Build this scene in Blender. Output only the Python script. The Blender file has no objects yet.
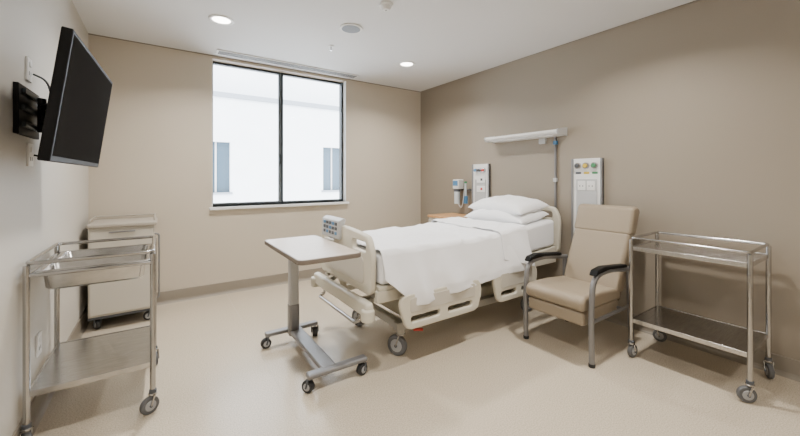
import bpy, bmesh, math
from mathutils import Vector, Matrix, noise

C = bpy.context.scene.collection
# ---------------------------------------------------------------- materials
def lin(c):
    out=[]
    for v in c:
        v/=255.0
        out.append(v/12.92 if v<=0.04045 else ((v+0.055)/1.055)**2.4)
    return tuple(out)+(1,)
def mat(name,col,rough=0.5,metal=0.0,nscale=0,namt=0.0,bump=0.0,bscale=200,emit=None,estr=0,coat=0,stretch=None,sheen=0,spec=0.5):
    m=bpy.data.materials.new(name); m.use_nodes=True
    nt=m.node_tree; b=nt.nodes['Principled BSDF']
    b.inputs['Base Color'].default_value=lin(col)
    b.inputs['Roughness'].default_value=rough
    b.inputs['Metallic'].default_value=metal
    b.inputs['Specular IOR Level'].default_value=spec
    if coat: b.inputs['Coat Weight'].default_value=coat
    if sheen: b.inputs['Sheen Weight'].default_value=sheen
    tc=nt.nodes.new('ShaderNodeTexCoord')
    src=tc.outputs['Object']
    if stretch:
        mp=nt.nodes.new('ShaderNodeMapping'); mp.inputs['Scale'].default_value=stretch
        nt.links.new(src,mp.inputs['Vector']); src=mp.outputs['Vector']
    if nscale:
        n=nt.nodes.new('ShaderNodeTexNoise'); n.inputs['Scale'].default_value=nscale; n.inputs['Detail'].default_value=4
        nt.links.new(src,n.inputs['Vector'])
        r=nt.nodes.new('ShaderNodeValToRGB')
        a=lin([max(0,v*(1-namt)) for v in col]); c2=lin([min(255,v*(1+namt)) for v in col])
        r.color_ramp.elements[0].color=a; r.color_ramp.elements[1].color=c2
        r.color_ramp.elements[0].position=0.35; r.color_ramp.elements[1].position=0.65
        nt.links.new(n.outputs['Fac'],r.inputs['Fac']); nt.links.new(r.outputs['Color'],b.inputs['Base Color'])
    if bump:
        n2=nt.nodes.new('ShaderNodeTexNoise'); n2.inputs['Scale'].default_value=bscale; n2.inputs['Detail'].default_value=3
        nt.links.new(src,n2.inputs['Vector'])
        bp=nt.nodes.new('ShaderNodeBump'); bp.inputs['Strength'].default_value=bump; bp.inputs['Distance'].default_value=0.002
        nt.links.new(n2.outputs['Fac'],bp.inputs['Height']); nt.links.new(bp.outputs['Normal'],b.inputs['Normal'])
    if emit:
        b.inputs['Emission Color'].default_value=lin(emit); b.inputs['Emission Strength'].default_value=estr
    return m
M={}
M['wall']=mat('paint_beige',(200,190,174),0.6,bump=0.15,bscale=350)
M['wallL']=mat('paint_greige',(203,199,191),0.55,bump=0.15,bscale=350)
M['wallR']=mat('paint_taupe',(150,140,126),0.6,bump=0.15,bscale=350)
M['ceil']=mat('ceiling_white',(222,222,222),0.8)
M['floor']=mat('vinyl_floor',(196,184,165),0.27,nscale=150,namt=0.09,bump=0.05,bscale=150)
M['seam']=mat('vinyl_weld',(176,165,148),0.4)
M['base']=mat('skirting_vinyl',(142,134,122),0.5)
M['steel']=mat('brushed_steel',(190,189,187),0.22,1.0,nscale=6,namt=0.05,stretch=(2,30,2))
M['steel2']=mat('tube_steel',(180,179,178),0.18,1.0)
M['alu']=mat('grey_powder_coat',(136,136,138),0.4,0.5)
M['dkalu']=mat('window_frame_grey',(50,57,62),0.4,0.3)
M['sash']=mat('window_sash_silver',(104,111,116),0.35,0.4)
M['black']=mat('black_plastic',(16,16,17),0.5,spec=0.15)
M['screen']=mat('tv_screen',(40,39,38),0.5,spec=0.0)
M['rubber']=mat('dark_rubber',(38,39,41),0.6)
M['tread']=mat('grey_rubber',(95,96,98),0.6)
M['hub']=mat('hub_grey',(165,166,168),0.4)
M['bed']=mat('bed_plastic_cream',(212,207,192),0.4)
M['bedmet']=mat('bed_frame_metal',(168,165,157),0.45,0.2)
M['linen']=mat('white_linen',(246,247,250),0.9,bump=0.25,bscale=500,sheen=0.2)
M['white']=mat('white_plastic',(232,232,230),0.4)
M['laminate']=mat('table_laminate',(192,178,162),0.35,nscale=4,namt=0.03,stretch=(1,12,1))
M['edge']=mat('table_edge',(118,108,98),0.45)
M['wood']=mat('beech_top',(190,146,100),0.4,nscale=5,namt=0.1,stretch=(1,12,1))
M['cab']=mat('cabinet_laminate',(200,195,184),0.45)
M['cabtop']=mat('cabinet_top',(174,167,156),0.45)
M['vinyl']=mat('chair_vinyl',(147,134,115),0.42,bump=0.3,bscale=260)
M['vinyl2']=mat('chair_piping',(116,104,88),0.5)
M['grey']=mat('panel_grey',(186,187,188),0.45)
M['dgrey']=mat('dark_grey',(78,82,88),0.45)
M['blue']=mat('screen_blue',(70,125,170),0.3)
M['red']=mat('outlet_red',(190,60,50),0.4)
M['yellow']=mat('outlet_yellow',(215,185,60),0.4)
M['green']=mat('outlet_green',(70,140,95),0.4)
M['lamp']=mat('lamp_diffuser',(255,250,240),0.5,emit=(255,248,238),estr=14)
M['facade']=mat('facade_render',(222,226,230),0.8,nscale=2,namt=0.01)
M['fledge']=mat('facade_ledge',(140,146,154),0.7)
M['fglass']=mat('facade_glass',(70,88,102),0.15)
M['bottle']=mat('clear_bottle',(205,215,220),0.2)
g=bpy.data.materials.new('window_glass'); g.use_nodes=True
nt=g.node_tree; nt.nodes.clear()
o=nt.nodes.new('ShaderNodeOutputMaterial'); mx=nt.nodes.new('ShaderNodeMixShader')
tr=nt.nodes.new('ShaderNodeBsdfTransparent'); gl=nt.nodes.new('ShaderNodeBsdfGlossy'); gl.inputs['Roughness'].default_value=0.02
fr=nt.nodes.new('ShaderNodeFresnel'); fr.inputs['IOR'].default_value=1.2
nt.links.new(fr.outputs[0],mx.inputs[0]); nt.links.new(tr.outputs[0],mx.inputs[1]); nt.links.new(gl.outputs[0],mx.inputs[2]); nt.links.new(mx.outputs[0],o.inputs[0])
M['glass']=g

# ---------------------------------------------------------------- helpers
def group(name,loc=(0,0,0)):
    e=bpy.data.objects.new(name,None); e.empty_display_size=0.1; e.location=loc; C.objects.link(e); return e
def fin(name,me,m,parent=None,smooth=False):
    ob=bpy.data.objects.new(name,me); C.objects.link(ob)
    if m: me.materials.append(M[m] if isinstance(m,str) else m)
    if parent:
        ob.parent=parent; ob.matrix_parent_inverse=Matrix.Translation(-Vector(parent.location))
    if smooth:
        for p in me.polygons: p.use_smooth=True
    return ob
def bevel(ob,w,seg=3):
    md=ob.modifiers.new('bevel','BEVEL'); md.width=w; md.segments=seg; md.limit_method='ANGLE'; md.angle_limit=math.radians(35)
    for p in ob.data.polygons: p.use_smooth=True
    w2=ob.modifiers.new('wn','WEIGHTED_NORMAL'); w2.keep_sharp=True
def box(name,lo,hi,m,parent=None,bev=0,seg=3):
    bm=bmesh.new(); bmesh.ops.create_cube(bm,size=1)
    lo=Vector(lo); hi=Vector(hi)
    for v in bm.verts:
        v.co=Vector([(lo[i]+hi[i])/2+v.co[i]*(hi[i]-lo[i]) for i in range(3)])
    me=bpy.data.meshes.new(name); bm.to_mesh(me); bm.free()
    ob=fin(name,me,m,parent)
    if bev: bevel(ob,bev,seg)
    return ob
def cyl(name,p1,p2,r,m,parent=None,r2=None,seg=24,bev=0):
    p1=Vector(p1);p2=Vector(p2); d=p2-p1
    bm=bmesh.new(); bmesh.ops.create_cone(bm,cap_ends=True,segments=seg,radius1=r,radius2=r if r2 is None else r2,depth=d.length)
    rot=d.to_track_quat('Z','Y').to_matrix().to_4x4()
    bm.transform(Matrix.Translation((p1+p2)/2)@rot)
    me=bpy.data.meshes.new(name); bm.to_mesh(me); bm.free()
    ob=fin(name,me,m,parent)
    bevel(ob,bev if bev else min(r*0.15,0.003),2)
    return ob
def fillet(pts,r,n=6,closed=False):
    pts=[Vector(p) for p in pts]; out=[]
    N=len(pts)
    for i,p in enumerate(pts):
        if not closed and i in(0,N-1): out.append(p); continue
        a=pts[i-1]; b=pts[(i+1)%N]
        ra=min(r,(a-p).length*0.49); rb=min(r,(b-p).length*0.49)
        A=p+(a-p).normalized()*ra; B=p+(b-p).normalized()*rb
        for k in range(n+1):
            t=k/n; out.append(A*(1-t)**2+p*2*t*(1-t)+B*t*t)
    return out
def tocm(cu,name):
    tmp=bpy.data.objects.new('tmp',cu); C.objects.link(tmp)
    bpy.context.view_layer.update()
    me=bpy.data.meshes.new_from_object(tmp.evaluated_get(bpy.context.evaluated_depsgraph_get()))
    me.name=name; me.materials.clear()
    bpy.data.objects.remove(tmp); return me
def tube(name,pts,r,m,parent=None,fr=0.03,closed=False,res=4):
    P=fillet(pts,fr,closed=closed) if fr else [Vector(p) for p in pts]
    cu=bpy.data.curves.new(name,'CURVE'); cu.dimensions='3D'; cu.bevel_depth=r; cu.bevel_resolution=res; cu.use_fill_caps=True
    s=cu.splines.new('POLY'); s.points.add(len(P)-1)
    for i,p in enumerate(P): s.points[i].co=(*p,1)
    s.use_cyclic_u=closed
    return fin(name,tocm(cu,name),m,parent,smooth=True)
def rr(u0,v0,u1,v1,r=0.03):
    return [tuple(p[:2]) for p in fillet([(u0,v0,0),(u1,v0,0),(u1,v1,0),(u0,v1,0)],r,6,True)]
def plate(name,loops,axis,pos,th,m,parent=None,bev=0.006):
    cu=bpy.data.curves.new(name,'CURVE'); cu.dimensions='2D'; cu.fill_mode='BOTH'
    cu.extrude=max(th/2-bev,0.0005); cu.bevel_depth=bev; cu.bevel_resolution=2; cu.offset=-bev
    for L in loops:
        s=cu.splines.new('POLY'); s.points.add(len(L)-1)
        for i,p in enumerate(L): s.points[i].co=(p[0],p[1],0,1)
        s.use_cyclic_u=True
    me=tocm(cu,name)
    for v in me.vertices:
        u,w,t=v.co
        if axis=='X': v.co=(pos+t,u,w)
        elif axis=='Y': v.co=(u,pos+t,w)
        else: v.co=(u,w,pos+t)
    bm=bmesh.new(); bm.from_mesh(me); bmesh.ops.remove_doubles(bm,verts=bm.verts,dist=1e-5); bmesh.ops.recalc_face_normals(bm,faces=bm.faces); bm.to_mesh(me); bm.free()
    return fin(name,me,m,parent)
def prism(name,pts,axis,a,b,m,parent=None,bev=0.0,seg=4):
    bm=bmesh.new()
    def P(p,t):
        return {'X':(t,p[0],p[1]),'Y':(p[0],t,p[1]),'Z':(p[0],p[1],t)}[axis]
    va=[bm.verts.new(P(p,a)) for p in pts]; vb=[bm.verts.new(P(p,b)) for p in pts]
    bm.faces.new(va); bm.faces.new(vb[::-1]); n=len(pts)
    for i in range(n): bm.faces.new((va[i],va[(i+1)%n],vb[(i+1)%n],vb[i]))
    bmesh.ops.recalc_face_normals(bm,faces=bm.faces)
    me=bpy.data.meshes.new(name); bm.to_mesh(me); bm.free()
    ob=fin(name,me,m,parent)
    if bev: bevel(ob,bev,seg)
    return ob
def caster(parent,x,y,r,ang=0.0,top=0.12,tag='1',wm='rubber',w=0.026,stem='steel2'):
    ax=Vector((math.cos(ang),math.sin(ang),0))   # axle dir
    t=Vector((-ax.y,ax.x,0))*r*0.35              # trail
    c=Vector((x,y,r))+t
    cyl('caster_tyre_'+tag,c-ax*w/2,c+ax*w/2,r,wm,parent,seg=32,bev=r*0.15)
    cyl('caster_hub_'+tag,c-ax*(w/2+0.003),c+ax*(w/2+0.003),r*0.6,'hub',parent,seg=24)
    cyl('caster_axle_'+tag,c-ax*(w/2+0.012),c+ax*(w/2+0.012),r*0.15,'dgrey',parent,seg=12)
    for s in (-1,1):
        q=c+ax*s*(w/2+0.007)
        tube('caster_fork_%s_%d'%(tag,s+1),[q,Vector((x,y,2*r+0.008))+ax*s*(w/2+0.007)],0.006,stem,parent,fr=0)
    cyl('caster_crown_'+tag,(x,y,2*r+0.004),(x,y,2*r+0.018),r*0.45,stem,parent)
    cyl('caster_stem_'+tag,(x,y,2*r+0.01),(x,y,top),0.01,stem,parent)

# ---------------------------------------------------------------- room
XL,XR,YB,YF,H=-0.567,3.44,4.44,-1.6,2.70
T=0.2
box('floor',(XL-T,YF-T,-0.15),(XR+T,YB+T,0),'floor')
box('ceiling',(XL-T,YF-T,H),(XR+T,YB+T,H+0.2),'ceil')
box('wall_left',(XL-T,YF-T,0),(XL,YB+T,H),'wallL')
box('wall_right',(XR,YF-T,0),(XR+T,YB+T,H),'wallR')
box('wall_front',(XL,YF-T,0),(XR,YF,H),'wall')
wx0,wx1,wz0,wz1=0.48,2.13,0.99,2.665
bm=bmesh.new()
def bmbox(bm,lo,hi):
    r=bmesh.ops.create_cube(bm,size=1)
    for v in r['verts']: v.co=Vector([(lo[i]+hi[i])/2+v.co[i]*(hi[i]-lo[i]) for i in range(3)])
bmbox(bm,(XL,YB,0),(wx0,YB+T,H)); bmbox(bm,(wx1,YB,0),(XR,YB+T,H))
bmbox(bm,(wx0,YB,0),(wx1,YB+T,wz0)); bmbox(bm,(wx0,YB,wz1),(wx1,YB+T,H))
me=bpy.data.meshes.new('wall_back'); bm.to_mesh(me); bm.free(); fin('wall_back',me,'wall')
# skirting
def skirt(name,axis,pos,a,b,s):
    prof=[(0,0),(0.03,0),(0.014,0.014),(0.008,0.03),(0.008,0.125),(0,0.128)]
    if axis=='Y': prism(name,[(pos+s*p,z) for p,z in prof],'Y',a,b,'base')
    else: prism(name,[(pos+s*p,z) for p,z in prof],'X',a,b,'base')
skirt('baseboard_left','Y',XL,YF,YB,1); skirt('baseboard_right','Y',XR,YF,YB,-1)
skirt('baseboard_back','X',YB,XL,XR,-1); skirt('baseboard_front','X',YF,XL,XR,1)
box('trim_1',(XL,YB-0.010,H-0.010),(XR,YB,H),'base'); box('trim_2',(XR-0.010,YF,H-0.010),(XR,YB-0.010,H),'base')
box('trim_3',(0.62,YF+0.03,0.0),(0.623,YB-0.03,0.0004),'seam')
# window
W=group('window_1',((wx0+wx1)/2,YB+0.12,wz0))
fy0,fy1=YB+0.10,YB+0.16; f=0.032
box('frame_left',(wx0,fy0,wz0),(wx0+f*0.7,fy1,wz1),'dkalu',W,0.003); box('frame_right',(wx1-f,fy0-0.02,wz0),(wx1,fy1,wz1),'dkalu',W,0.003)
box('frame_bottom',(wx0,fy0,wz0),(wx1,fy1,wz0+f*0.8),'dkalu',W,0.003); box('frame_top',(wx0,fy0,wz1-f*0.8),(wx1,fy1,wz1),'dkalu',W,0.003)
mxx=1.27
box('mullion',(mxx-0.004,fy0-0.01,wz0),(mxx+0.026,fy1,wz1),'dkalu',W,0.003)
box('sash_stile',(mxx-0.034,fy0-0.008,wz0+0.02),(mxx-0.004,fy0+0.02,wz1-0.02),'sash',W,0.002)
box('sash_bottom',(wx0+0.015,fy0-0.006,wz0+0.02),(mxx,fy0+0.02,wz0+0.04),'sash',W,0.002)
box('sash_bottom_fixed',(mxx+0.02,fy0-0.006,wz0+0.02),(wx1-f,fy0+0.02,wz0+0.036),'sash',W,0.002)
box('sash_handle',(mxx-0.025,fy0-0.03,1.5),(mxx-0.008,fy0-0.008,1.62),'dkalu',W,0.003)
box('glass',(wx0+0.01,fy0+0.03,wz0+0.02),(wx1-0.02,fy0+0.034,wz1-0.02),'glass',W)
box('sill',(wx0-0.03,YB-0.045,wz0-0.03),(wx1+0.03,fy0,wz0),'white',W,0.005)
box('reveal_left',(wx0-0.0,YB+0.001,wz0),(wx0+0.006,fy0,wz1),'white',W)
box('reveal_right',(wx1-0.006,YB+0.001,wz0),(wx1,fy0,wz1),'white',W)
D=group('ceiling_air_diffuser',(1.35,4.26,H))
box('diffuser_frame',(0.5,4.19,H-0.012),(2.2,4.33,H),'white',D,0.002)
for i in range(4): box('slot_%d'%i,(0.52,4.208+i*0.03,H-0.016),(2.18,4.217+i*0.03,H-0.011),'dgrey',D)

# exterior building
F=group('neighbouring_building',(3,10,-3))
Y0=10.0
segs=[(-8,0.85),(1.5,4.04),(4.68,16)]
for i,(a,b) in enumerate(segs): box('facade_pier_%d'%i,(a,Y0,-4),(b,Y0+0.3,3.4),'facade',F)
for i,(a,b) in enumerate([(0.85,1.5),(4.04,4.68)]):
    box('facade_below_%d'%i,(a,Y0,-4),(b,Y0+0.3,0.95),'facade',F); box('facade_above_%d'%i,(a,Y0,2.25),(b,Y0+0.3,3.4),'facade',F)
    box('facade_pane_%d'%i,(a,Y0+0.14,0.95),(b,Y0+0.16,2.25),'fglass',F)
    box('facade_mullion_%d'%i,((a+b)/2-0.02,Y0+0.11,0.95),((a+b)/2+0.02,Y0+0.14,2.25),'grey',F)
    box('facade_sill_%d'%i,(a-0.05,Y0-0.04,0.9),(b+0.05,Y0+0.14,0.95),'fledge',F)
box('facade_coping',(-8,Y0-0.06,3.4),(16,Y0+0.5,3.52),'fledge',F)
box('facade_upper',(-8,Y0+0.5,3.5),(16,Y0+0.9,9),'facade',F)
box('facade_band',(-8,Y0-0.015,0.45),(16,Y0,0.5),'fledge',F)

# ---------------------------------------------------------------- ceiling fittings
def downlight(i,x,y,power=27):
    nm='recessed_downlight'
    G=group(nm,(x,y,H))
    n=32
    bm=bmesh.new()
    prof=[(0.072,-0.001),(0.075,-0.006),(0.098,-0.008),(0.104,-0.003),(0.104,0.0)]
    rings=[]
    for r,z in prof: rings.append([bm.verts.new((x+r*math.cos(2*math.pi*k/n),y+r*math.sin(2*math.pi*k/n),H+z)) for k in range(n)])
    for a,b in zip(rings,rings[1:]):
        for k in range(n): bm.faces.new((a[k],a[(k+1)%n],b[(k+1)%n],b[k]))
    bmesh.ops.recalc_face_normals(bm,faces=bm.faces)
    me=bpy.data.meshes.new('trim_ring'); bm.to_mesh(me); bm.free(); fin('trim_ring',me,'white',G,True)
    cyl('diffuser',(x,y,H-0.003),(x,y,H),0.074,'lamp',G)
    L=bpy.data.lights.new('light','AREA'); L.shape='DISK'; L.size=0.14; L.energy=power; L.color=(1,0.945,0.87)
    L.spread=math.radians(140)
    lo=bpy.data.objects.new('light_source',L); lo.location=(x,y,H-0.012); C.objects.link(lo)
    lo.parent=G; lo.matrix_parent_inverse=Matrix.Translation(-Vector(G.location))
for k,(x,y,p) in enumerate([(0.44,3.40,32),(2.46,3.45,28),(0.44,1.2,28),(2.46,1.2,29),(0.44,-0.8,15),(2.46,-0.8,15)]):
    downlight(k,x,y,p)
G=group('ceiling_speaker',(1.447,2.91,H)); cyl('speaker_rim',(1.447,2.91,H-0.012),(1.447,2.91,H),0.105,'white',G,bev=0.005); cyl('speaker_grille',(1.447,2.91,H-0.015),(1.447,2.91,H-0.011),0.085,'fledge',G)
G=group('smoke_detector',(1.477,2.353,H)); cyl('detector_base',(1.477,2.353,H-0.02),(1.477,2.353,H),0.055,'white',G,bev=0.004); cyl('detector_head',(1.477,2.353,H-0.05),(1.477,2.353,H-0.018),0.028,'white',G,r2=0.045,bev=0.004)
cyl('detector_led',(1.477,2.353,H-0.053),(1.477,2.353,H-0.049),0.006,'dgrey',G)
G=group('fire_sprinkler',(1.473,3.43,H)); cyl('sprinkler_plate',(1.473,3.43,H-0.006),(1.473,3.43,H),0.03,'white',G); cyl('sprinkler_body',(1.473,3.43,H-0.04),(1.473,3.43,H-0.004),0.008,'steel2',G); cyl('sprinkler_deflector',(1.473,3.43,H-0.045),(1.473,3.43,H-0.041),0.016,'steel2',G)

# ---------------------------------------------------------------- hospital bed
B=group('hospital_bed',(2.25,2.47,0))
by0,by1=2.02,2.92
for i,(x,y,a) in enumerate([(1.47,2.14,0.5),(1.47,2.76,0.3),(3.02,2.14,1.4),(3.02,2.76,1.1)]):
    caster(B,x,y,0.078,a,0.24,str(i+1),'tread',0.038)
    cyl('caster_tread_%d'%(i+1),(x,y,0.17),(x,y,0.215),0.032,'bedmet',B)
for i,y in enumerate((2.14,2.76)): box('base_rail_%d'%i,(1.42,y-0.03,0.2),(3.07,y+0.03,0.26),'bedmet',B,0.008)
for i,x in enumerate((1.47,2.25,3.02)): box('base_cross_%d'%i,(x-0.03,2.14,0.2),(x+0.03,2.76,0.26),'bedmet',B,0.008)
prism('base_cover',[(1.6,0.2),(2.9,0.2),(2.8,0.33),(1.72,0.33)],'Y',2.2,2.7,'bed',B,0.02)
for i,x in enumerate((1.75,2.75)):
    for j,y in enumerate((2.26,2.64)):
        tube('lift_arm_%d%d'%(i,j),[(x,y,0.25),(x+0.22,y,0.5)],0.02,'bedmet',B,fr=0)
    cyl('lift_pivot_%d'%i,(x+0.22,2.24,0.5),(x+0.22,2.66,0.5),0.022,'alu',B)
for i,y in enumerate((by0+0.03,by1-0.03)): box('deck_rail_%d'%i,(1.2,y-0.025,0.47),(3.3,y+0.025,0.55),'bed',B,0.008)
for i,x in enumerate((1.22,1.75,2.25,2.75,3.28)): box('deck_cross_%d'%i,(x-0.02,by0+0.03,0.5),(x+0.02,by1-0.03,0.54),'bedmet',B,0.005)
prism('mattress_deck',[(1.22,0.55),(3.3,0.55),(3.3,0.63),(2.6,0.58),(1.22,0.58)],'Y',by0+0.01,by1-0.01,'bed',B,0.008)
prism('mattress',[(1.235,0.585),(2.5,0.585),(3.29,0.64),(3.29,0.90),(2.6,0.83),(2.2,0.80),(1.235,0.80)],'Y',by0+0.015,by1-0.015,'linen',B,0.03,5)
plate('foot_bumper',[rr(by0-0.03,0.40,by1+0.03,0.50,0.035)],'X',1.13,0.06,'bed',B,0.02)
for i,y in enumerate((by0-0.01,by1+0.01)):
    cyl('bumper_roller_%d'%i,(1.12,y,0.38),(1.12,y,0.46),0.045,'bed',B,bev=0.012)
for i,y in enumerate((by0+0.12,by1-0.12)): tube('bumper_strut_%d'%i,[(1.14,y,0.44),(1.24,y,0.46),(1.26,y,0.51)],0.018,'bedmet',B)
tube('foot_rail',[(1.14,2.15,0.35),(1.10,2.15,0.33),(1.10,2.8,0.33),(1.14,2.8,0.35)],0.013,'steel2',B)
tube('foot_rail_strut_a',[(1.14,2.15,0.345),(1.16,2.15,0.43)],0.011,'steel2',B,fr=0)
tube('foot_rail_strut_b',[(1.14,2.8,0.345),(1.16,2.8,0.43)],0.011,'steel2',B,fr=0)
def board(nm,x,zb,zt,dz,by0=by0,by1=by1):
    pts=[(by0-0.01,zb),(by1+0.01,zb),(by1+0.025,zt-0.12),(by1-0.03,zt-0.01)]
    n=14
    for i in range(1,n):
        t=i/n; y=(by1-0.03)+(by0+0.03-by1+0.03)*t
        pts.append((y,zt-0.01+dz*math.sin(math.pi*t)))
    pts+=[(by0+0.03,zt-0.01),(by0-0.025,zt-0.12)]
    out=[tuple(p[:2]) for p in fillet([(a,b,0) for a,b in pts],0.06,5,True)]
    h1=rr(by0+0.06,zt-0.12,by0+0.26,zt-0.055,0.025); h2=rr(by1-0.26,zt-0.12,by1-0.06,zt-0.055,0.025)
    plate(nm,[out,h1,h2],'X',x,0.045,'bed',B,0.014)
    plate(nm+'_inset',[rr(by0+0.08,zb+0.06,by1-0.08,zt-0.16,0.05)],'X',x-0.024,0.008,'cab',B,0.003)
board('footboard',1.185,0.52,0.93,0.03,by0+0.04,by1)
board('headboard',3.335,0.56,1.03,0.03)
prism('control_panel',[(1.135,0.84),(1.16,0.84),(1.20,0.995),(1.18,1.005),(1.14,0.985)],'Y',2.50,2.84,'grey',B,0.008)
for r_ in range(3):
    for c_ in range(5):
        zc=0.872+r_*0.037; xx=1.1365
        box('key_%d%d'%(r_,c_),(xx-0.004,2.535+c_*0.056,zc),(xx+0.004,2.572+c_*0.056,zc+0.024),'dgrey' if (r_+c_)%3 else 'blue',B,0.002)
def siderail(nm,x0,x1,z0,z1,y,th):
    out=[tuple(p[:2]) for p in fillet([(x0+0.06,z0,0),(x1-0.05,z0,0),(x1,z1-0.09,0),(x1-0.04,z1,0),(x0+0.03,z1,0),(x0,z1-0.06,0)],0.06,6,True)]
    h=(x1-x0)
    hole1=rr(x0+0.10,z0+0.05,x0+0.10+h*0.32,z0+0.09,0.018); hole2=rr(x0+0.15+h*0.36,z0+0.05,x1-0.12,z0+0.09,0.018)
    plate(nm,[out,hole1,hole2],'Y',y,th,'bed',B,0.012)
    s=-1 if y<2.5 else 1
    plate(nm+'_panel',[rr(x0+0.09,z0+0.12,x1-0.09,z1-0.03,0.02)],'Y',y+s*th/2,0.008,'cab',B,0.003)
siderail('side_rail_foot_near',1.33,2.14,0.27,0.52,1.965,0.036); siderail('side_rail_head_near',2.27,2.88,0.27,0.54,1.965,0.036)
siderail('side_rail_foot_far',1.33,2.14,0.27,0.52,2.975,0.036); siderail('side_rail_head_far',2.27,2.88,0.27,0.54,2.975,0.036)
for i,x in enumerate((1.55,1.95,2.4,2.7)):
    box('rail_link_near_%d'%i,(x-0.02,1.975,0.34),(x+0.02,2.05,0.5),'alu',B,0.006); box('rail_link_far_%d'%i,(x-0.02,2.89,0.34),(x+0.02,2.965,0.5),'alu',B,0.006)
cyl('brake_pedal',(1.53,2.06,0.21),(1.60,2.04,0.2),0.010,'red',B)
def topz(x):
    t=max(0,min(1,(x-2.0)/0.9)); return 0.832+0.045*t*t*(3-2*t)
def cover(nm,x0,x1,hemf,off,nx,m='linen',farz=0.6,seed=0):
    yn,yf=2.0-off*0.6,2.94+off*0.6; R=0.05
    bm=bmesh.new(); cols=[]
    for i in range(nx+1):
        x=x0+(x1-x0)*i/nx; zt=topz(x)+off; P=[]
        hz=hemf(x)
        for k in range(10):
            z=farz+(zt-R-farz)*k/10; P.append((yf,z,0))
        for k in range(7):
            a=math.pi/2*k/6; P.append((yf-R+R*math.cos(a),zt-R+R*math.sin(a),0))
        for k in range(1,36):
            P.append((yf-R+(yn+R-yf+R)*k/36,zt,0))
        for k in range(7):
            a=math.pi/2*k/6; P.append((yn+R-R*math.sin(a),zt-R+R*math.cos(a),0))
        for k in range(1,25):
            t=k/24; P.append((yn,zt-R+(hz-zt+R)*t,t))
        col=[]
        for (y,z,t) in P:
            drop=max(0,(zt-R)-z) if t>0 else 0
            w=noise.noise(Vector((x*3+seed,y*3,1.3)))*0.010+noise.noise(Vector((x*9+seed,y*6,4.0)))*0.007
            cr=abs(noise.noise(Vector((x*4.5+y*2+seed,y*5-x,7.7))))
            zz=z; yy=y
            if t==0 and z>zt-R*0.7: zz=z+w-0.008+0.014*(1-min(1,cr*5))*0.8
            if t>0:
                fold=0.5+0.5*math.sin(x*15+2.6*math.sin(x*4.3+seed)+z*5)
                fl=min(1,drop/0.25)
                yy=y-fl*(0.052+0.030*fold*fold)+noise.noise(Vector((x*7,z*7,seed)))*0.012*fl
                zz=z+0.004*math.sin(x*11)*t
            xx=x
            if t>0: xx=x+0.012*math.sin(z*14+x*3)*t*0.5
            col.append(bm.verts.new((xx,yy,zz)))
        cols.append(col)
    for a,b in zip(cols,cols[1:]):
        for k in range(len(a)-1): bm.faces.new((a[k],a[k+1],b[k+1],b[k]))
    bmesh.ops.recalc_face_normals(bm,faces=bm.faces)
    me=bpy.data.meshes.new(nm); bm.to_mesh(me); bm.free()
    ob=fin(nm,me,m,B,True)
    md=ob.modifiers.new('s','SOLIDIFY'); md.thickness=0.006; md.offset=-1
    sd=ob.modifiers.new('ss','SUBSURF'); sd.levels=1; sd.render_levels=1
def hem(x):
    if x<1.48:
        t=(x-1.225)/0.255; return 0.64-0.21*t
    return 0.43+0.08*(x-1.48)/1.2
cover('bedspread',1.225,2.72,hem,0.0,130)
cover('folded_sheet',2.42,2.78,lambda x:0.62-0.09*(x-2.42)/0.36,0.014,36,seed=3.0)
def pillow(nm,c,sx,sy,h,rx,ry,rz,seed):
    n=36; bm=bmesh.new(); V={}
    for s in (1,-1):
        for i in range(n+1):
            for j in range(n+1):
                u=-1+2*i/n; v=-1+2*j/n
                if s<0 and (i in(0,n) or j in (0,n)): V[(s,i,j)]=V[(1,i,j)]; continue
                e=(1-abs(u)**2.6)*(1-abs(v)**2.6); hh=h/2*max(e,0)**0.45
                px=u*(1-0.07*(1-abs(v)**2)*abs(u)**6)*sx/2; py=v*(1-0.05*(1-abs(u)**2)*abs(v)**6)*sy/2
                w=noise.noise(Vector((px*8+seed,py*8,s*2.0)))*0.018+noise.noise(Vector((px*22+seed,py*14,s*5.0)))*0.008
                V[(s,i,j)]=bm.verts.new((px,py,s*hh+ (w*min(1,e*3)) - (0.02*abs(v)**2 if s>0 else 0.0)))
    for s in (1,-1):
        for i in range(n):
            for j in range(n):
                q=[V[(s,i,j)],V[(s,i+1,j)],V[(s,i+1,j+1)],V[(s,i,j+1)]]
                bm.faces.new(q if s>0 else q[::-1])
    bm.transform(Matrix.Translation(c)@Matrix.Rotation(rz,4,'Z')@Matrix.Rotation(ry,4,'Y')@Matrix.Rotation(rx,4,'X'))
    me=bpy.data.meshes.new(nm); bm.to_mesh(me); bm.free()
    ob=fin(nm,me,'linen',B,True)
    sd=ob.modifiers.new('ss','SUBSURF'); sd.levels=1; sd.render_levels=1
pillow('pillow_lower',(3.03,2.45,0.935),0.48,0.76,0.18,0.0,-0.14,0.02,1.0)
pillow('pillow_upper',(3.06,2.45,1.03),0.46,0.74,0.18,0.02,-0.14,-0.04,5.0)

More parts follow.
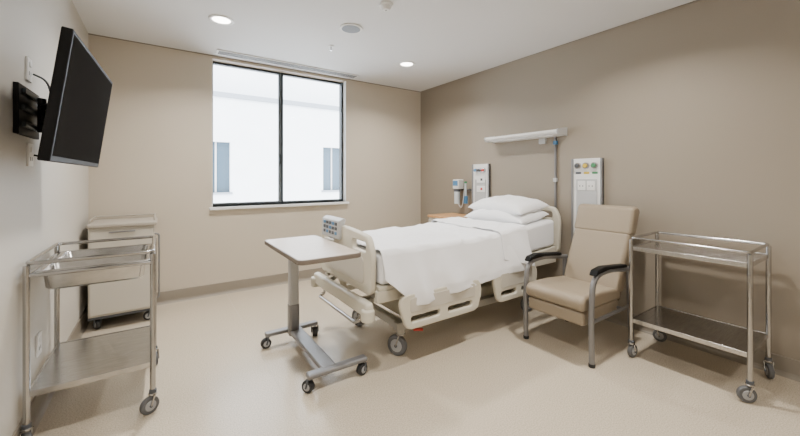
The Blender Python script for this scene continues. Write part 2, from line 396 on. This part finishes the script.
# ---------------------------------------------------------------- overbed table
O=group('overbed_table',(0.88,2.45,0))
plate('table_top',[rr(0.66,1.99,1.07,2.82,0.05)],'Z',0.830,0.026,'laminate',O,0.006)
plate('table_edge_band',[rr(0.655,1.985,1.075,2.825,0.052),rr(0.672,2.002,1.058,2.808,0.045)],'Z',0.827,0.030,'edge',O,0.005)
box('top_support',(0.80,2.1,0.79),(0.94,2.78,0.817),'alu',O,0.005)
plate('column_outer',[rr(0.835,2.74,0.915,2.82,0.02)],'Z',0.20,0.24,'alu',O,0.002)
plate('column_inner',[rr(0.839,2.744,0.911,2.816,0.018)],'Z',0.555,0.48,'grey',O,0.002)
box('height_lever',(0.85,2.2,0.77),(0.88,2.3,0.787),'black',O,0.004)
box('base_beam',(0.84,2.09,0.088),(0.94,2.83,0.122),'alu',O,0.01)
for i,(y,xa,xb) in enumerate([(2.09,0.74,1.15),(2.83,0.67,1.09)]):
    box('base_foot_%d'%i,(xa,y-0.03,0.088),(xb,y+0.03,0.12),'alu',O,0.012)
    caster(O,xa+0.02,y,0.038,0.6+i,0.1,'a%d'%i,'rubber',0.038,'dgrey'); caster(O,xb-0.02,y,0.038,1.9+i,0.1,'b%d'%i,'rubber',0.038,'dgrey')

# ---------------------------------------------------------------- patient armchair
A=group('patient_armchair',(2.8,1.52,0))
cy=1.525
box('seat_base',(2.45,cy-0.225,0.27),(2.98,cy+0.225,0.37),'vinyl',A,0.02,4)
prism('seat_cushion',[(2.43,0.375),(2.42,0.445),(2.46,0.483),(2.7,0.477),(3.0,0.45),(3.0,0.365)],'Y',cy-0.235,cy+0.235,'vinyl',A,0.026,5)
prism('backrest_lower',[(2.92,0.43),(3.02,0.41),(3.235,0.86),(3.12,0.88),(2.995,0.62)],'Y',cy-0.245,cy+0.215,'vinyl',A,0.032,5)
prism('backrest_headrest',[(3.108,0.855),(3.225,0.845),(3.31,1.05),(3.265,1.085),(3.185,1.078)],'Y',cy-0.252,cy+0.222,'vinyl',A,0.03,5)
prism('backrest_shell',[(3.0,0.34),(3.03,0.34),(3.325,1.02),(3.305,1.04)],'Y',cy-0.21,cy+0.19,'vinyl2',A,0.006,2)
for sgn,t in ((-1,'near'),(1,'far')):
    y=cy+sgn*0.266
    tube('arm_frame_'+t,[(2.485,y,0.006),(2.475,y,0.35),(2.50,y,0.62),(2.70,y,0.645),(3.08,y,0.60)],0.019,'alu',A,fr=0.1)
    tube('rear_leg_'+t,[(3.10,y,0.006),(3.06,y,0.32),(3.05,y,0.61)],0.019,'alu',A,fr=0.12)
    tube('side_bar_'+t,[(2.478,y,0.31),(3.06,y,0.31)],0.013,'alu',A,fr=0)
    prism('arm_pad_'+t,[(2.49,0.632),(2.52,0.672),(2.62,0.685),(2.96,0.655),(2.97,0.63),(2.70,0.655),(2.55,0.645)],'Y',y-0.028,y+0.028,'black',A,0.009,3)
    for q,xx in enumerate((2.485,3.10)): cyl('foot_cap_%s%d'%(t,q),(xx,y,0.0),(xx,y,0.025),0.022,'rubber',A)
cyl('seat_cross_front',(2.55,cy-0.266,0.31),(2.55,cy+0.266,0.31),0.012,'alu',A); cyl('seat_cross_rear',(2.95,cy-0.266,0.31),(2.95,cy+0.266,0.31),0.012,'alu',A)

# ---------------------------------------------------------------- steel trolleys
def trolley(nm,x0,y0,x1,y1,ztop,zrail,zlow,basins=False,r=0.0135,wr=0.047):
    G=group(nm,((x0+x1)/2,(y0+y1)/2,0))
    cs=[(x0,y0),(x1,y0),(x1,y1),(x0,y1)]
    for i,(x,y) in enumerate(cs):
        cyl('leg_%d'%i,(x,y,0.10),(x,y,zrail-0.01),r,'steel2',G)
        caster(G,x,y,wr,0.7+i*1.3,0.12,str(i),'tread',0.028)
        cyl('leg_collar_%d'%i,(x,y,0.102),(x,y,0.13),r*1.35,'dgrey',G)
    tube('top_rail',[(x0,y0,zrail),(x1,y0,zrail),(x1,y1,zrail),(x0,y1,zrail)],0.010,'steel2',G,fr=0.03,closed=True)
    def shelf(n,z,lip=0.026):
        box(n,(x0+0.004,y0+0.004,z-0.004),(x1-0.004,y1-0.004,z),'steel',G,0.001,1)
        box(n+'_lip_a',(x0,y0-0.002,z-lip),(x1,y0+0.006,z+0.004),'steel',G,0.002,2); box(n+'_lip_b',(x0,y1-0.006,z-lip),(x1,y1+0.002,z+0.004),'steel',G,0.002,2)
        box(n+'_lip_c',(x0-0.002,y0,z-lip),(x0+0.006,y1,z+0.004),'steel',G,0.002,2); box(n+'_lip_d',(x1-0.006,y0,z-lip),(x1+0.002,y1,z+0.004),'steel',G,0.002,2)
    shelf('lower_shelf',zlow)
    if not basins:
        shelf('upper_shelf',ztop)
    else:
        tube('top_frame',[(x0,y0,ztop),(x1,y0,ztop),(x1,y1,ztop),(x0,y1,ztop)],0.010,'steel2',G,fr=0.01,closed=True)
        ym=(y0+y1)/2
        tube('top_frame_mid',[(x0,ym,ztop),(x1,ym,ztop)],0.008,'steel2',G,fr=0)
        for k,(a,b,dp) in enumerate([(y0+0.005,ym-0.012,0.095),(ym+0.012,y1-0.005,0.06)]):
            bm=bmesh.new()
            def ring(ins,z,rad):
                L=rr(x0+0.02+ins,a+ins,x1-0.01-ins,b-ins,rad); return [bm.verts.new((p[0],p[1],z)) for p in L]
            prof=[(0.0,ztop+0.004,0.02),(0.0,ztop+0.014,0.02),(0.022,ztop+0.014,0.03),(0.026,ztop+0.008,0.03),(0.034,ztop-dp+0.015,0.035),(0.044,ztop-dp+0.004,0.035),(0.058,ztop-dp,0.035)]
            rs=[ring(*p) for p in prof]
            for A_,B_ in zip(rs,rs[1:]):
                for q in range(len(A_)): bm.faces.new((A_[q],A_[(q+1)%len(A_)],B_[(q+1)%len(A_)],B_[q]))
            bm.faces.new(rs[-1]); bmesh.ops.recalc_face_normals(bm,faces=bm.faces)
            me=bpy.data.meshes.new('steel_tray_%d'%k); bm.to_mesh(me); bm.free()
            ob=fin('steel_tray_%d'%k,me,'steel',G,True); md=ob.modifiers.new('s','SOLIDIFY'); md.thickness=0.0015
    return G
trolley('steel_trolley',2.86,0.535,3.33,1.165,0.815,0.88,0.285)
trolley('steel_trolley',-0.535,2.42,-0.035,3.03,0.845,0.905,0.28,basins=True)

# ---------------------------------------------------------------- bedside lockers
Lk=group('mobile_locker',(-0.25,4.17,0))
lx0,lx1,ly0,ly1=-0.51,-0.045,3.96,4.40
box('body',(lx0,ly0,0.12),(lx1,ly1,0.89),'cab',Lk,0.006)
box('door',(lx0+0.012,ly0-0.016,0.14),(lx1-0.012,ly0,0.70),'cab',Lk,0.004)
box('drawer',(lx0+0.012,ly0-0.016,0.715),(lx1-0.012,ly0,0.86),'cab',Lk,0.004)
box('drawer_pull',(lx0+0.14,ly0-0.03,0.842),(lx1-0.14,ly0-0.014,0.852),'alu',Lk,0.003)
plate('top',[rr(lx0-0.01,ly0-0.03,lx1+0.02,ly1+0.005,0.03)],'Z',0.905,0.03,'cabtop',Lk,0.006)
tube('top_gallery',[(lx0,ly0+0.1,0.92),(lx0,ly0+0.1,0.95),(lx0,ly1-0.01,0.95),(lx1,ly1-0.01,0.95),(lx1,ly0+0.1,0.95),(lx1,ly0+0.1,0.92)],0.007,'cabtop',Lk,fr=0.02)
tube('towel_rail',[(lx1-0.01,ly0+0.03,0.80),(lx1+0.035,ly0+0.03,0.80),(lx1+0.035,ly0+0.03,0.2),(lx1-0.01,ly0+0.03,0.2)],0.008,'alu',Lk)
box('plinth',(lx0,ly0,0.10),(lx1,ly1,0.12),'dgrey',Lk)
for i,(x,y) in enumerate([(lx0+0.06,ly0+0.05),(lx1-0.03,ly0+0.05),(lx1-0.03,ly1-0.07),(lx0+0.06,ly1-0.07)]): caster(Lk,x,y,0.042,0.4+i,0.11,str(i),'rubber',0.034,'dgrey')

Lb=group('bedside_cabinet',(3.17,3.42,0))
bx0,bx1,bY0,bY1=2.96,3.39,3.2,3.64
box('body',(bx0,bY0,0.08),(bx1,bY1,0.80),'cab',Lb,0.005)
plate('top',[rr(bx0-0.02,bY0-0.015,bx1+0.01,bY1+0.015,0.02)],'Z',0.815,0.03,'wood',Lb,0.005)
for i,(z0,z1) in enumerate([(0.62,0.77),(0.45,0.60),(0.12,0.43)]):
    box('drawer_%d'%i,(bx0-0.015,bY0+0.01,z0),(bx0,bY1-0.01,z1),'cab',Lb,0.004)
    box('pull_%d'%i,(bx0-0.028,bY0+0.14,z1-0.03),(bx0-0.014,bY1-0.14,z1-0.02),'alu',Lb,0.003)
for i,(x,y) in enumerate([(bx0+0.05,bY0+0.05),(bx0+0.05,bY1-0.05),(bx1-0.05,bY0+0.05),(bx1-0.05,bY1-0.05)]): caster(Lb,x,y,0.026,i,0.08,str(i),'rubber',0.02,'dgrey')

# ---------------------------------------------------------------- wall-mounted bed light
R=group('overbed_wall_light',(3.35,2.45,1.79))
ra,rb=2.0,2.93
prism('light_housing',[(3.44,1.755),(3.28,1.765),(3.255,1.79),(3.27,1.81),(3.44,1.835)],'Y',ra,rb,'white',R,0.008,3)
box('light_lens',(3.29,ra+0.05,1.752),(3.42,rb-0.05,1.762),'white',R,0.002)
for i,(a,b) in enumerate(((ra-0.012,ra),(rb,rb+0.012))): prism('end_cap_%d'%i,[(3.44,1.75),(3.275,1.76),(3.25,1.79),(3.265,1.815),(3.44,1.84)],'Y',a,b,'grey',R,0.003)
box('call_switch',(3.41,2.22,1.69),(3.44,2.30,1.75),'grey',R,0.004)
Rl=group('wall_conduit',(3.42,2.11,1.2))
tube('conduit_tube',[(3.425,2.11,1.748),(3.425,2.11,0.55)],0.012,'alu',Rl,fr=0)
for i,z in enumerate((1.69,1.3,0.9)): box('conduit_clip_%d'%i,(3.41,2.09,z-0.02),(3.44,2.13,z+0.02),'blue' if i==0 else 'grey',Rl,0.003)

def medpanel(nm,y0,y1,z0,z1):
    G=group(nm,(3.43,(y0+y1)/2,z0))
    plate('backplate',[rr(y0,z0,y1,z1,0.015)],'X',3.427,0.026,'white',G,0.005)
    plate('inner_plate',[rr(y0+0.05,z0+0.02,y1-0.05,z1-0.2,0.01)],'X',3.412,0.01,'grey',G,0.002)
    box('edge_left',(3.405,y1-0.02,z0),(3.44,y1,z1),'alu',G,0.003); box('edge_right',(3.405,y0,z0),(3.44,y0+0.02,z1),'alu',G,0.003)
    return G
G1=medpanel('medical_gas_panel',1.63,1.93,0.55,1.51)
for i,(c,y) in enumerate([('green',1.70),('yellow',1.78),('dgrey',1.86)]):
    cyl('gas_outlet_%d'%i,(3.414,y,1.44),(3.385,y,1.44),0.03,'steel2',G1); cyl('gas_outlet_cap_%d'%i,(3.387,y,1.44),(3.374,y,1.44),0.02,c,G1)
    box('gas_label_%d'%i,(3.41,y-0.026,1.36),(3.416,y+0.026,1.38),c,G1,0.001)
for i,y in enumerate((1.735,1.825)):
    box('power_socket_%d'%i,(3.402,y-0.038,1.20),(3.412,y+0.038,1.29),'white',G1,0.003)
    for j in (-1,1): box('socket_hole_%d_%d'%(i,j),(3.400,y+j*0.015-0.003,1.235),(3.403,y+j*0.015+0.003,1.25),'dgrey',G1)
G2=medpanel('medical_service_panel',3.0,3.29,0.86,1.50)
for i,(c,y) in enumerate([('red',3.08),('dgrey',3.145),('blue',3.21)]):
    cyl('gas_outlet_%d'%i,(3.414,y,1.42),(3.385,y,1.42),0.028,'steel2',G2); cyl('gas_outlet_cap_%d'%i,(3.387,y,1.42),(3.372,y,1.42),0.019,c,G2)
for i,z in enumerate((1.30,1.18)):
    box('socket_plate_%d'%i,(3.400,3.06,z-0.04),(3.413,3.2,z+0.04),'white',G2,0.003); box('rocker_%d'%i,(3.396,3.10,z-0.015),(3.402,3.13,z+0.015),'red' if i else 'dgrey',G2,0.001)
S=group('suction_unit',(3.35,3.42,1.1))
box('mount_rail',(3.40,3.31,1.15),(3.44,3.60,1.175),'steel2',S,0.003)
box('gauge_body',(3.31,3.44,1.17),(3.41,3.56,1.30),'white',S,0.012); box('gauge_screen',(3.304,3.455,1.215),(3.312,3.545,1.285),'blue',S,0.002)
cyl('canister',(3.34,3.50,0.97),(3.34,3.50,1.14),0.04,'bottle',S); cyl('canister_lid',(3.34,3.50,1.135),(3.34,3.50,1.17),0.045,'dgrey',S)
cyl('flow_tube',(3.36,3.36,1.08),(3.36,3.36,1.25),0.014,'bottle',S); cyl('flow_knob',(3.36,3.36,1.25),(3.36,3.36,1.275),0.02,'green',S); cyl('humidifier_jar',(3.36,3.36,0.98),(3.36,3.36,1.08),0.03,'blue',S)
cyl('flow_stub',(3.36,3.36,1.16),(3.42,3.36,1.16),0.01,'steel2',S); cyl('suction_stub',(3.34,3.50,1.16),(3.42,3.50,1.16),0.012,'steel2',S)
tube('suction_hose',[(3.34,3.48,1.16),(3.30,3.44,0.98),(3.30,3.38,0.91),(3.31,3.36,0.98),(3.34,3.36,1.17)],0.006,'grey',S,fr=0.08)

# ---------------------------------------------------------------- television
TV=group('wall_mounted_television',(-0.33,2.5,1.67))
tw,th_,td=0.98,0.565,0.04
Mt=Matrix.Translation((-0.335,2.48,1.67))@Matrix.Rotation(math.radians(-2.5),4,'Z')@Matrix.Rotation(math.radians(7.5),4,'Y')
def tvbox(n,lo,hi,m,bev):
    ob=box(n,lo,hi,m,TV,bev); ob.data.transform(Mt); return ob
tvbox('bezel',(-td/2,-tw/2,-th_/2),(td/2,tw/2,th_/2),'black',0.006)
tvbox('screen',(td/2-0.001,-tw/2+0.018,-th_/2+0.025),(td/2+0.001,tw/2-0.018,th_/2-0.018),'screen',0)
tvbox('rear_housing',(-td/2-0.03,-0.35,-0.2),(-td/2,0.35,0.16),'black',0.012)
tvbox('vesa_plate',(-td/2-0.045,-0.12,-0.12),(-td/2-0.028,0.12,0.12),'black',0.003)
box('mount_wall_plate',(XL,2.36,1.53),(XL+0.02,2.70,1.77),'black',TV,0.003)
for i,z in enumerate((1.58,1.66,1.74)):
    box('mount_slot_%d'%i,(XL+0.018,2.40,z-0.012),(XL+0.035,2.66,z+0.012),'dkalu',TV,0.003)
cyl('mount_pivot',(XL+0.05,2.60,1.56),(XL+0.05,2.60,1.74),0.018,'black',TV)
tube('mount_arm_a',[(XL+0.05,2.60,1.69),(-0.43,2.42,1.69),(-0.40,2.49,1.68)],0.016,'black',TV,fr=0.01)
tube('mount_arm_b',[(XL+0.05,2.60,1.61),(-0.44,2.42,1.61),(-0.405,2.49,1.62)],0.016,'black',TV,fr=0.01)
tube('power_cable',[(XL+0.02,2.58,1.86),(XL+0.07,2.60,1.84),(XL+0.08,2.64,1.76),(-0.42,2.5,1.72)],0.005,'dgrey',TV,fr=0.05)
tube('signal_cable',[(XL+0.02,2.6,1.44),(XL+0.06,2.6,1.43),(XL+0.07,2.58,1.50),(-0.43,2.5,1.57)],0.005,'black',TV,fr=0.05)
def outlet(y,z):
    G=group('wall_outlet',(XL,y,z))
    box('faceplate',(XL,y-0.04,z-0.06),(XL+0.01,y+0.04,z+0.06),'white',G,0.003); box('rocker',(XL+0.009,y-0.012,z+0.015),(XL+0.014,y+0.012,z+0.04),'white',G,0.001)
    for j in (-1,1): box('pin_%d'%j,(XL+0.009,y+j*0.014-0.003,z-0.03),(XL+0.011,y+j*0.014+0.003,z-0.01),'dgrey',G)
outlet(2.58,1.88); outlet(2.60,1.44); outlet(2.76,0.39)

# ---------------------------------------------------------------- light & world
w=bpy.data.worlds.new('World'); bpy.context.scene.world=w; w.use_nodes=True
bg=w.node_tree.nodes['Background']; bg.inputs[0].default_value=(0.88,0.94,1.0,1); bg.inputs[1].default_value=10
s=bpy.data.lights.new('sun','SUN'); s.energy=4; s.angle=0.02; s.color=(1,0.97,0.94)
so=bpy.data.objects.new('sun',s); C.objects.link(so); so.rotation_euler=Vector((0.25,1,-0.9)).to_track_quat('-Z','Y').to_euler(); so.location=(0,0,6)

cam=bpy.data.cameras.new('camera'); co=bpy.data.objects.new('camera',cam); C.objects.link(co)
co.location=(0,0,1.32); co.rotation_euler=(math.radians(90),0,math.radians(-34.4))
cam.sensor_width=36; cam.lens=36*350/800; cam.shift_y=-40/800; cam.clip_start=0.02
bpy.context.scene.camera=co
